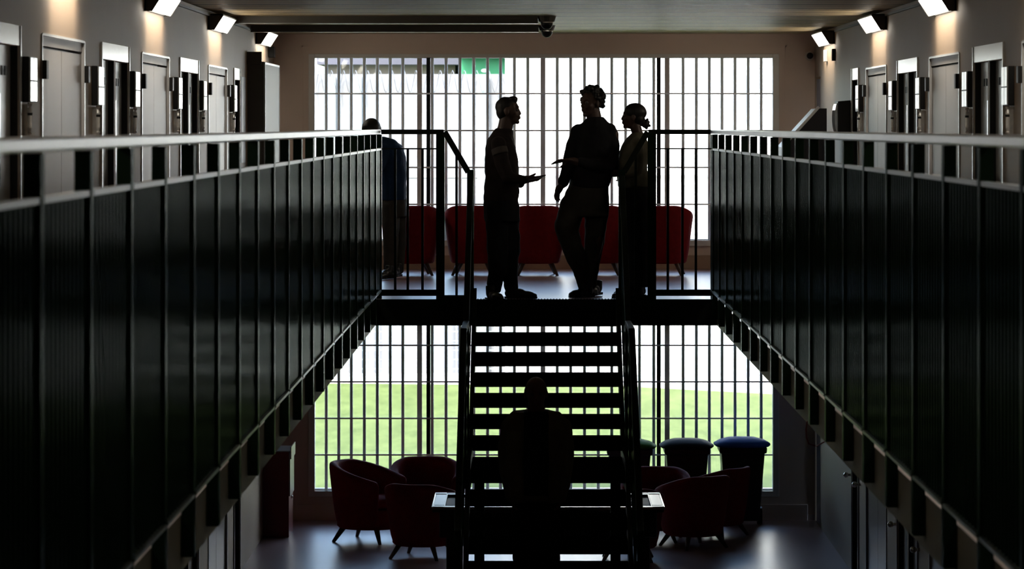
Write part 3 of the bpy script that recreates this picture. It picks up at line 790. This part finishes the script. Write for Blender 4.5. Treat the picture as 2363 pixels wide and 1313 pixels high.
    def shoe(s, name, px, py, dy, yaw, L=.29, m='leather'):
        # px,py = heel bottom
        c = s.p(px, py, dy); f = Vector((math.cos(yaw), math.sin(yaw),0)); r = Vector((-math.sin(yaw), math.cos(yaw),0)); u = Vector((0,0,1))
        bm = bmesh.new(); g = lambda a, b, d: c+f*a+r*b+u*d
        for a, ra, rb, rd, z in ((.05,.058,.040,.045,.05),(.12,.07,.042,.045,.048),(.19,.075,.048,.034,.038),(.235,.052,.042,.026,.030)):
            ell(bm, g(a,0,z), (f*ra, r*rb, u*rd))
        cone(bm, g(.05,0,.05), g(.04,0,.13), .046, .045)
        o = s.part(name, bm, m, .008, 3)
        bm = bmesh.new(); prism(bm, [(g(a,b,0).x, g(a,b,0).y) for a, b in ((-.005,.03),(.0,.038),(.12,.04),(.2,.05),(.26,.04),(.287,.0),(.26,-.04),(.2,-.05),(.12,-.04),(0,-.038),(-.005,-.03))], 'z', c.z, c.z+.022)
        obj('sole', bm, 'black_paint', o)
H = PI

# ---- man in profile, hand held out
D1 = 29.62
f = Fig('a', D1, 1160, 689, 'man with short dark hair in profile holding out an open hand at the stair head')
bm = bmesh.new()
f.head(bm, f.p(1173,257), -.15, .08, 1.04); 
f.T(bm, [(1169,278,0,17),(1165,300,0,18),(1158,315,0,20)])
f.LB(bm, [(1158,312,0,14,.07),(1157,328,0,28,.17),(1158,350,0,34,.20),(1160,400,0,33,.16),(1158,440,0,32,.15),(1158,470,0,34,.16)])
f.T(bm, [(1150,470,-.06,17),(1140,560,-.04,13),(1138,655,-.03,8)]); f.T(bm, [(1170,470,.06,17),(1176,560,.05,13),(1172,655,.04,8)])
f.T(bm, [(1152,335,-.17,11),(1158,372,-.21,10),(1172,408,-.215,9),(1209,413,-.21,8)]); f.T(bm, [(1150,335,.19,12),(1140,405,.2,10),(1170,440,.18,8)])
f.hand(bm, f.p(1212,411,-.21), Vector((1,0,.10)), Vector((.0,.1,1)), 1, .12, 1.12)
f.hand(bm, f.p(1214,418,.16), Vector((1,-.1,.12)), Vector((0,-.4,1)), -1, .35, 1.0)
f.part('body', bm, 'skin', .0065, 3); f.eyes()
bm = bmesh.new(); c = f.hf
ell(bm, c[0]-c[1]*.016+c[3]*.045, (c[1]*.100, c[2]*.083, c[3]*.085)); ell(bm, c[0]-c[1]*.048+c[3]*.0, (c[1]*.062, c[2]*.078, c[3]*.075))
ell(bm, c[0]+c[1]*.05+c[3]*.105, (c[1]*.045, c[2]*.055, c[3]*.03)); ell(bm, c[0]+c[1]*.068+c[3]*.090, (c[1]*.02, c[2]*.045, c[3]*.02))
f.part('hair', bm, 'hair', .006, 2, .012)
bm = bmesh.new()
f.L(bm, [(1163,296,0,19,.075),(1160,306,0,24,.10),(1155,322,0,31,.17),(1155,345,0,36,.20),(1158,385,0,39,.19),(1158,425,0,40,.175),(1157,455,0,41,.175),(1156,466,0,40,.17)])
f.T(bm, [(1152,333,-.17,18),(1158,372,-.21,17),(1172,408,-.215,15),(1208,414,-.215,10)])
f.T(bm, [(1152,333,.17,18),(1150,372,.21,17),(1160,410,.2,14),(1200,424,.17,11)])
f.part('jumper', bm, 'cloth_brownblack', .009, 6, .018)
bm = bmesh.new()
for dy in (-.205,): 
    a, b = f.p(1152,341,dy-.0), f.p(1156,356,dy-.012); cone(bm, a, b, 18.8*f.k, 18.6*f.k, 24)
f.part('sleeve_band', bm, 'cloth_band', .007, 2)
bm = bmesh.new()
f.L(bm, [(1157,440,0,39,.16),(1157,470,0,41,.175),(1158,510,0,42,.175)])
f.T(bm, [(1146,480,-.07,27),(1148,560,-.06,25),(1147,620,-.05,22),(1141,662,-.04,17)])
f.T(bm, [(1168,480,.06,28),(1174,560,.05,27),(1174,620,.04,22),(1180,662,.03,16)])
f.part('trousers', bm, 'cloth_black', .010, 6, .022)
f.shoe('shoe', 1128, 691, -.06, -1.15); f.shoe('shoe', 1166, 690, .05, -.12)

# ---- curly haired man
D2 = 29.75
f = Fig('b', D2, 1345, 685, 'tall curly haired man in a dark sweater talking with one hand raised')
bm = bmesh.new()
f.head(bm, f.p(1364,238,0), PI+.75, .0, 1.06)
f.T(bm, [(1368,258,0,17),(1372,278,0,18),(1374,292,0,22)])
f.LB(bm, [(1372,284,0,20,.09),(1372,300,0,42,.11),(1371,330,0,48,.13),(1368,390,0,42,.13),(1362,440,0,42,.13)], .1)
f.T(bm, [(1328,310,-.02,14),(1308,385,-.06,11),(1299,425,-.10,9)]); f.T(bm, [(1414,310,0,14),(1414,385,-.05,11),(1345,377,-.26,9),(1322,371,-.28,8)])
f.T(bm, [(1340,450,0,18),(1318,545,-.05,14),(1350,655,0,9)]); f.T(bm, [(1385,450,0,18),(1378,560,0,14),(1360,650,.06,9)])
f.hand(bm, f.p(1298,424,-.10), Vector((-.55,-.1,-1)), Vector((.6,-.5,-.3)), 1, .75, 1.12)
f.hand(bm, f.p(1322,370,-.28), Vector((-1,-.1,.0)), Vector((0,-.3,-1)), -1, .32, 1.2)
f.part('body', bm, 'skin', .0065, 3); f.eyes()
bm = bmesh.new(); c = f.hf; rnd = random.Random(3)
ell(bm, c[0]-c[1]*.025+c[3]*.055, (c[1]*.095, c[2]*.090, c[3]*.078))
for k in range(90):
    a = rnd.uniform(0, 2*PI); e = rnd.uniform(-.05, 1.3)
    v = c[1]*math.cos(a)*math.cos(e)+c[2]*math.sin(a)*math.cos(e)+c[3]*math.sin(e)
    fr = math.cos(a)*math.cos(e)
    if fr > .45 and e < .85: continue
    sph(bm, c[0]-c[1]*.02+c[3]*.045+v*rnd.uniform(.092,.108), rnd.uniform(.013,.024), 8, 6)
for k in range(26): sph(bm, f.p(rnd.uniform(1341,1386), rnd.uniform(206,222), rnd.uniform(-.06,.05)), rnd.uniform(.014,.022), 8, 6)
for k in range(10): sph(bm, f.p(rnd.uniform(1340,1348), rnd.uniform(214,234), rnd.uniform(-.05,.04)), rnd.uniform(.012,.017), 8, 6)
for k in range(12): sph(bm, f.p(rnd.uniform(1384,1396), rnd.uniform(225,252), rnd.uniform(-.05,.05)), rnd.uniform(.014,.02), 8, 6)
f.part('hair', bm, 'hair', .0055, 1)
bm = bmesh.new()
f.L(bm, [(1373,270,0,19,.08),(1373,281,0,28,.10),(1371,294,0,44,.12),(1370,318,0,52,.15),(1369,370,0,50,.155),(1364,410,0,49,.16),(1360,428,0,47,.155),(1359,434,0,44,.15)], .1)
f.T(bm, [(1336,306,-.01,21),(1322,345,-.04,18),(1310,388,-.07,15),(1300,420,-.10,12)])
f.T(bm, [(1404,306,0,22),(1411,345,-.02,19),(1408,385,-.06,17),(1365,380,-.22,14),(1338,374,-.27,11)])
f.part('sweater', bm, 'cloth_black', .009, 5, .016)
bm = bmesh.new()
f.L(bm, [(1360,418,0,44,.13),(1356,440,0,50,.155),(1352,470,0,54,.165),(1348,500,0,56,.16)], .1)
f.T(bm, [(1322,475,-.03,31),(1306,520,-.07,27),(1320,570,-.05,24),(1340,620,0,20),(1349,658,0,17)])
f.T(bm, [(1376,475,.02,28),(1374,540,.03,25),(1366,600,.05,20),(1360,655,.07,17)])
f.part('trousers', bm, 'cloth_grey', .010, 6, .02)
f.shoe('shoe', 1366, 686, .08, -2.35, .30); f.shoe('shoe', 1384, 684, .36, -1.9)

# ---- woman behind the guard
D3 = 29.78
f = Fig('c', D3, 1462, 686, 'woman with hair in a low bun and pale top standing behind the right guard rail')
bm = bmesh.new()
f.head(bm, f.p(1461,269), PI-.05, .05, .96)
f.T(bm, [(1466,290,0,13),(1471,308,0,13),(1473,318,0,16)])
f.LB(bm, [(1472,312,0,16,.07),(1468,326,0,28,.17),(1464,350,0,33,.18),(1462,400,0,30,.13),(1464,440,0,33,.15)])
f.T(bm, [(1468,330,-.17,11),(1470,392,-.19,9),(1442,400,-.24,7)]); f.T(bm, [(1468,330,.17,11),(1470,392,.2,9),(1442,402,.2,7)])
f.T(bm, [(1462,450,-.07,17),(1462,560,-.06,12),(1462,655,-.05,7)]); f.T(bm, [(1470,450,.07,17),(1470,560,.06,12),(1468,655,.05,7)])
f.hand(bm, f.p(1440,401,-.24), Vector((-1,.35,.1)), Vector((.2,1,0)), 1, .5, .88)
f.hand(bm, f.p(1440,403,.2), Vector((-1,-.35,.1)), Vector((.2,-1,0)), -1, .5, .88)
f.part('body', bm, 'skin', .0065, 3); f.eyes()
bm = bmesh.new(); c = f.hf
ell(bm, c[0]-c[1]*.018+c[3]*.040, (c[1]*.103, c[2]*.085, c[3]*.083)); ell(bm, c[0]-c[1]*.05-c[3]*.01, (c[1]*.055, c[2]*.072, c[3]*.07))
ell(bm, f.p(1489,287,0), ((.036,0,0),(0,.036,0),(0,0,.034))); 
for a, b in ((1497,282),(1499,290),(1492,296),(1494,276)): sph(bm, f.p(a,b,0), .013)
cone(bm, f.p(1478,283), f.p(1488,287), .03, .022)
f.part('hair', bm, 'hair', .006, 2, .008)
bm = bmesh.new()
f.L(bm, [(1473,306,0,15,.065),(1470,316,0,22,.11),(1467,330,0,29,.17),(1462,352,0,35,.19),(1457,385,0,36,.18),(1460,410,0,37,.17),(1463,432,0,37,.17)])
f.T(bm, [(1468,331,-.16,15),(1470,365,-.20,15),(1468,392,-.21,13),(1446,400,-.24,10)]); f.T(bm, [(1468,331,.16,15),(1468,365,.2,15),(1466,392,.2,13),(1446,402,.2,10)])
f.part('blouse', bm, 'cloth_olive', .009, 5, .016)
bm = bmesh.new()
f.L(bm, [(1464,420,0,33,.15),(1465,450,0,36,.17),(1466,520,0,36,.18),(1467,600,0,34,.18),(1467,662,0,32,.17)])
f.part('long_skirt', bm, 'cloth_black', .010, 4, .014)
f.shoe('shoe', 1484, 688, -.08, PI+.15, .25); f.shoe('shoe', 1490, 686, .09, PI-.1, .25)

# ---- man in blue leaning behind the left railing
D4 = 33.5
f = Fig('d', D4, 905, 640, 'man in a blue shirt bending forward behind the left railing corner')
bm = bmesh.new()
f.head(bm, f.p(857,303,.0), PI+.9, -.45, 1.04)
f.T(bm, [(866,318,0,14),(878,334,0,16)])
f.LB(bm, [(880,322,0,18,.09),(893,345,0,34,.18),(903,380,0,33,.17),(908,430,0,30,.15),(908,465,0,30,.16)])
f.T(bm, [(885,345,-.17,11),(872,395,-.24,9),(850,420,-.28,7)]); f.T(bm, [(895,345,.17,11),(885,395,.22,9),(858,425,.2,7)])
f.T(bm, [(902,465,-.08,17),(902,545,-.07,12),(902,615,-.06,8)]); f.T(bm, [(916,465,.08,17),(918,545,.07,12),(918,615,.07,8)])
f.hand(bm, f.p(849,421,-.28), Vector((-1,-.1,-.4)), Vector((0,.4,-1)), 1, .4, 1.0); f.hand(bm, f.p(857,426,.2), Vector((-1,-.1,-.4)), Vector((0,-.2,-1)), -1, .4, 1.0)
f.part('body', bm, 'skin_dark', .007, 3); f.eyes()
bm = bmesh.new(); c = f.hf
ell(bm, c[0]-c[1]*.012+c[3]*.036, (c[1]*.104, c[2]*.090, c[3]*.094)); ell(bm, c[0]-c[1]*.05+c[3]*.0, (c[1]*.062, c[2]*.080, c[3]*.08))
f.part('hair', bm, 'hair', .0065, 2, .006)
bm = bmesh.new()
f.L(bm, [(874,316,0,16,.08),(883,322,0,28,.13),(893,338,0,37,.18),(900,365,0,37,.19),(905,400,0,34,.18),(907,440,0,31,.17),(907,462,0,31,.165)])
f.T(bm, [(886,345,-.16,15),(876,385,-.22,14),(866,405,-.25,12)]); f.T(bm, [(898,345,.16,15),(890,385,.21,14),(876,408,.21,12)])
f.part('shirt', bm, 'cloth_blue', .009, 5, .014)
bm = bmesh.new()
f.L(bm, [(908,450,0,29,.14),(908,475,0,31,.16),(909,500,0,31,.16)])
f.T(bm, [(903,480,-.08,22),(902,560,-.07,18),(902,622,-.06,16)]); f.T(bm, [(915,480,.08,22),(919,560,.07,18),(917,622,.07,15)])
f.part('trousers', bm, 'cloth_grey', .010, 5, .016)
f.shoe('shoe', 905, 641, -.10, PI+1.1); f.shoe('shoe', 920, 638, .07, PI+1.3)

# ---- man on the stairs
D5 = 24.98
zst = min((t for t in lower if t[0] < D5 < t[1]), key=lambda t: 0)[2]
f = Fig('e', D5, 1237, VY+(EYE-zst)*F/D5, 'balding man in an open jacket and dark shirt coming down the stairs')
fy = VY+(EYE-zst)*F/D5
bm = bmesh.new()
f.head(bm, f.p(1237,908,-.01), -PI/2+.05, -.05, 1.06)
f.T(bm, [(1237,930,0,19),(1237,952,0,20),(1237,968,0,26)])
f.LB(bm, [(1237,955,0,26,.09),(1237,975,0,60,.11),(1237,1010,0,66,.13),(1237,1090,0,54,.13),(1237,1150,0,54,.13)])
f.T(bm, [(1176,990,0,18),(1166,1070,.02,14),(1176,1130,-.06,11)]); f.T(bm, [(1298,990,0,18),(1308,1070,.02,14),(1298,1130,-.06,11)])
f.T(bm, [(1212,1160,0,26),(1212,1290,0,19),(1210,fy-30,0,12)]); f.T(bm, [(1262,1160,0,26),(1263,1290,0,19),(1265,fy-30,.0,12)])
f.hand(bm, f.p(1177,1134,-.06), Vector((.25,-.1,-1)), Vector((1,.1,0)), -1, .45, 1.05); f.hand(bm, f.p(1297,1134,-.06), Vector((-.25,-.1,-1)), Vector((-1,.1,0)), 1, .45, 1.05)
f.part('body', bm, 'skin_fair', .007, 3); f.eyes()
bm = bmesh.new(); c = f.hf
for b in (-1,1): ell(bm, c[0]-c[1]*.03+c[2]*b*.066+c[3]*.01, (c[1]*.06, c[2]*.022, c[3]*.045))
ell(bm, c[0]-c[1]*.06+c[3]*.0, (c[1]*.052, c[2]*.070, c[3]*.07))
f.part('hair', bm, 'hair_grey', .006, 1)
bm = bmesh.new()
f.L(bm, [(1237,948,0,27,.09),(1237,966,0,42,.12),(1237,990,0,60,.14),(1237,1060,0,58,.16),(1237,1120,0,55,.165),(1237,1148,0,55,.165)])
f.part('shirt', bm, 'cloth_teal', .010, 4, .008)
bm = bmesh.new(); f.L(bm, [(1237,1138,0,57,.169),(1237,1152,0,57,.169)]); f.part('shirt_hem', bm, 'cloth_hem', .009, 2)
bm = bmesh.new()                      # jacket: two halves leaving the front open
for b in (-1, 1):
    X = lambda v: 1237+b*v
    f.L(bm, [(X(38),950,.03,16,.07),(X(40),968,.02,32,.12),(X(46),990,.01,32,.16),(X(46),1060,.01,29,.18),(X(44),1130,.01,28,.19),(X(43),1156,.01,27,.19)])
    f.T(bm, [(X(58),985,.01,24),(X(67),1030,.02,21),(X(68),1075,.02,19),(X(62),1122,-.05,16)])
f.L(bm, [(1237,948,.09,30,.05),(1237,985,.10,62,.06),(1237,1156,.10,62,.08)])
f.part('jacket', bm, 'cloth_jacket', .011, 4, .016)
bm = bmesh.new()
f.L(bm, [(1237,1130,0,52,.13),(1237,1160,0,56,.15),(1237,1200,0,57,.15)])
f.T(bm, [(1210,1190,0,31),(1210,1300,0,27),(1209,fy-42,0,22)]); f.T(bm, [(1264,1190,0,31),(1265,1300,0,27),(1266,fy-42,0,22)])
f.part('trousers', bm, 'cloth_black', .011, 5, .016)
f.shoe('shoe', 1208, fy, .06, -PI/2-.1); f.shoe('shoe', 1268, fy, .06, -PI/2+.1)

# ------------------------------------------------------------------ outside
bm = bmesh.new(); box(bm,-60,60,YW+.3,150,-.6,-.1)
struct('lawn', bm, 'grass')
bm = bmesh.new()                     # pale path in front of the perimeter wall, bowed edge
ptsf = [(-60,56.6),(-3,55.9),(1.5,55.3),(4,53.6),(8,53.3),(60,53)]
prism(bm, ptsf+[(60,60),(-60,60)], 'z', -.1, -.085); struct('path', bm, 'path')
YP = 58.0
def wy(px, D=YP): return PX(px, D)
# concrete perimeter wall with pilasters
r = empty('perimeter_wall', (0, YP, -.1)); tag(r, 'tall pale concrete wall beyond the lawn topped with razor wire', 'wall')
zt = PZ(171, YP)
x = -26.
xe = wy(1166)
bm = bmesh.new(); box(bm, -26, xe, YP, YP+.25, -.1, zt); obj('wall_panel', bm, 'concrete', r)
for px in (300,530,762,822,1115): obj('pilaster', B(wy(px)-.10, wy(px)+.10, YP-.12, YP, -.1, zt-.05), 'fence_post', r)
obj('joint_line', B(-26, xe, YP-.02, YP, PZ(407,YP)-.02, PZ(407,YP)+.02), 'concrete_line', r)
bm = bmesh.new()
k = 0; t = 0; prev = None
while True:
    xx = -14+t*.020; 
    if xx > xe: break
    a = t*.6; p = Vector((xx, YP-.20+.13*math.cos(a), zt-.13+.19*math.sin(a)))
    if prev is not None: cone(bm, prev, p, .007, .007, 4)
    prev = p; t += 1
tag(obj('razor_wire', bm, 'razor', r), kind='stuff')
# tall white building on the right
r = empty('white_building', (12, YP, -.1)); tag(r, 'tall white rendered building filling the right half of the view outside', 'building')
obj('wall', B(xe, 32, YP-.3, YP+10, -.1, 9), 'white_render', r)
obj('base_course', B(xe, 32, YP-.34, YP-.3, -.1, PZ(405,YP)), 'white_render', r)
obj('ledge', B(xe, 32, YP-.42, YP-.3, PZ(408,YP), PZ(403,YP)), 'concrete_line', r)
for px in (1392,1712): obj('downpipe', B(wy(px)-.06, wy(px)+.06, YP-.46, YP-.42, PZ(260,YP), PZ(175,YP)), 'fence_post', r)
# far building, grey roof with brown wall and green fascia
YF = 72.
r = empty('far_building', (-5, YF, -.1)); tag(r, 'low brown building with a grey roof seen over the concrete wall', 'building')
bm = bmesh.new(); box(bm, PX(752,YF), PX(1050,YF), YF, YF+8, -.1, PZ(140,YF)); obj('wall', bm, 'brown_wall', r)
bm = bmesh.new(); prism(bm, [(PX(735,YF),PZ(150,YF)),(PX(1062,YF),PZ(150,YF)),(PX(1062,YF),PZ(118,YF)),(PX(735,YF),PZ(118,YF))], 'y', YF-.6, YF+8); obj('roof', bm, 'roof_grey', r)
r = empty('green_building', (-1, YF-2, -.1)); tag(r, 'building with a bright green fascia at the top middle of the window', 'building')
bm = bmesh.new(); box(bm, PX(1068,YF), PX(1200,YF), YF-2, YF+6, -.1, PZ(138,YF)); obj('wall', bm, 'sign_green', r)
bm = bmesh.new(); box(bm, PX(1066,YF), PX(1210,YF), YF-2.4, YF+6, PZ(138,YF), PZ(118,YF)); obj('roof', bm, 'roof_grey', r)
bm = bmesh.new(); ell(bm, (PX(1118,YF-2.1), YF-2.02, PZ(163,YF-2)), ((.07,0,0),(0,.02,0),(0,0,.04))); obj('sign_mark', bm, 'white_render', r)
# mesh fence in front of the wall
YQ = 57.2
r = empty('mesh_fence', (0, YQ, -.1)); tag(r, 'pale green wire mesh security fence at the back of the lawn', 'fence')
for px in (828,1012,1180,1354,1528,1712,1890): obj('post', B(PX(px,YQ)-.05, PX(px,YQ)+.05, YQ, YQ+.08, -.1, PZ(560,YQ) if px not in (828,1712) else PZ(600,YQ)), 'fence_post', r)
bm = bmesh.new()
z = .05
while z < PZ(565,YQ): box(bm, -9, 9, YQ-.006, YQ, z-.005, z+.005); z += .16
x = -9
while x < 9: box(bm, x-.004, x+.004, YQ-.012, YQ-.006, -.1, PZ(565,YQ)); x += .11
tag(obj('mesh', bm, 'fence_wire', r), kind='stuff')
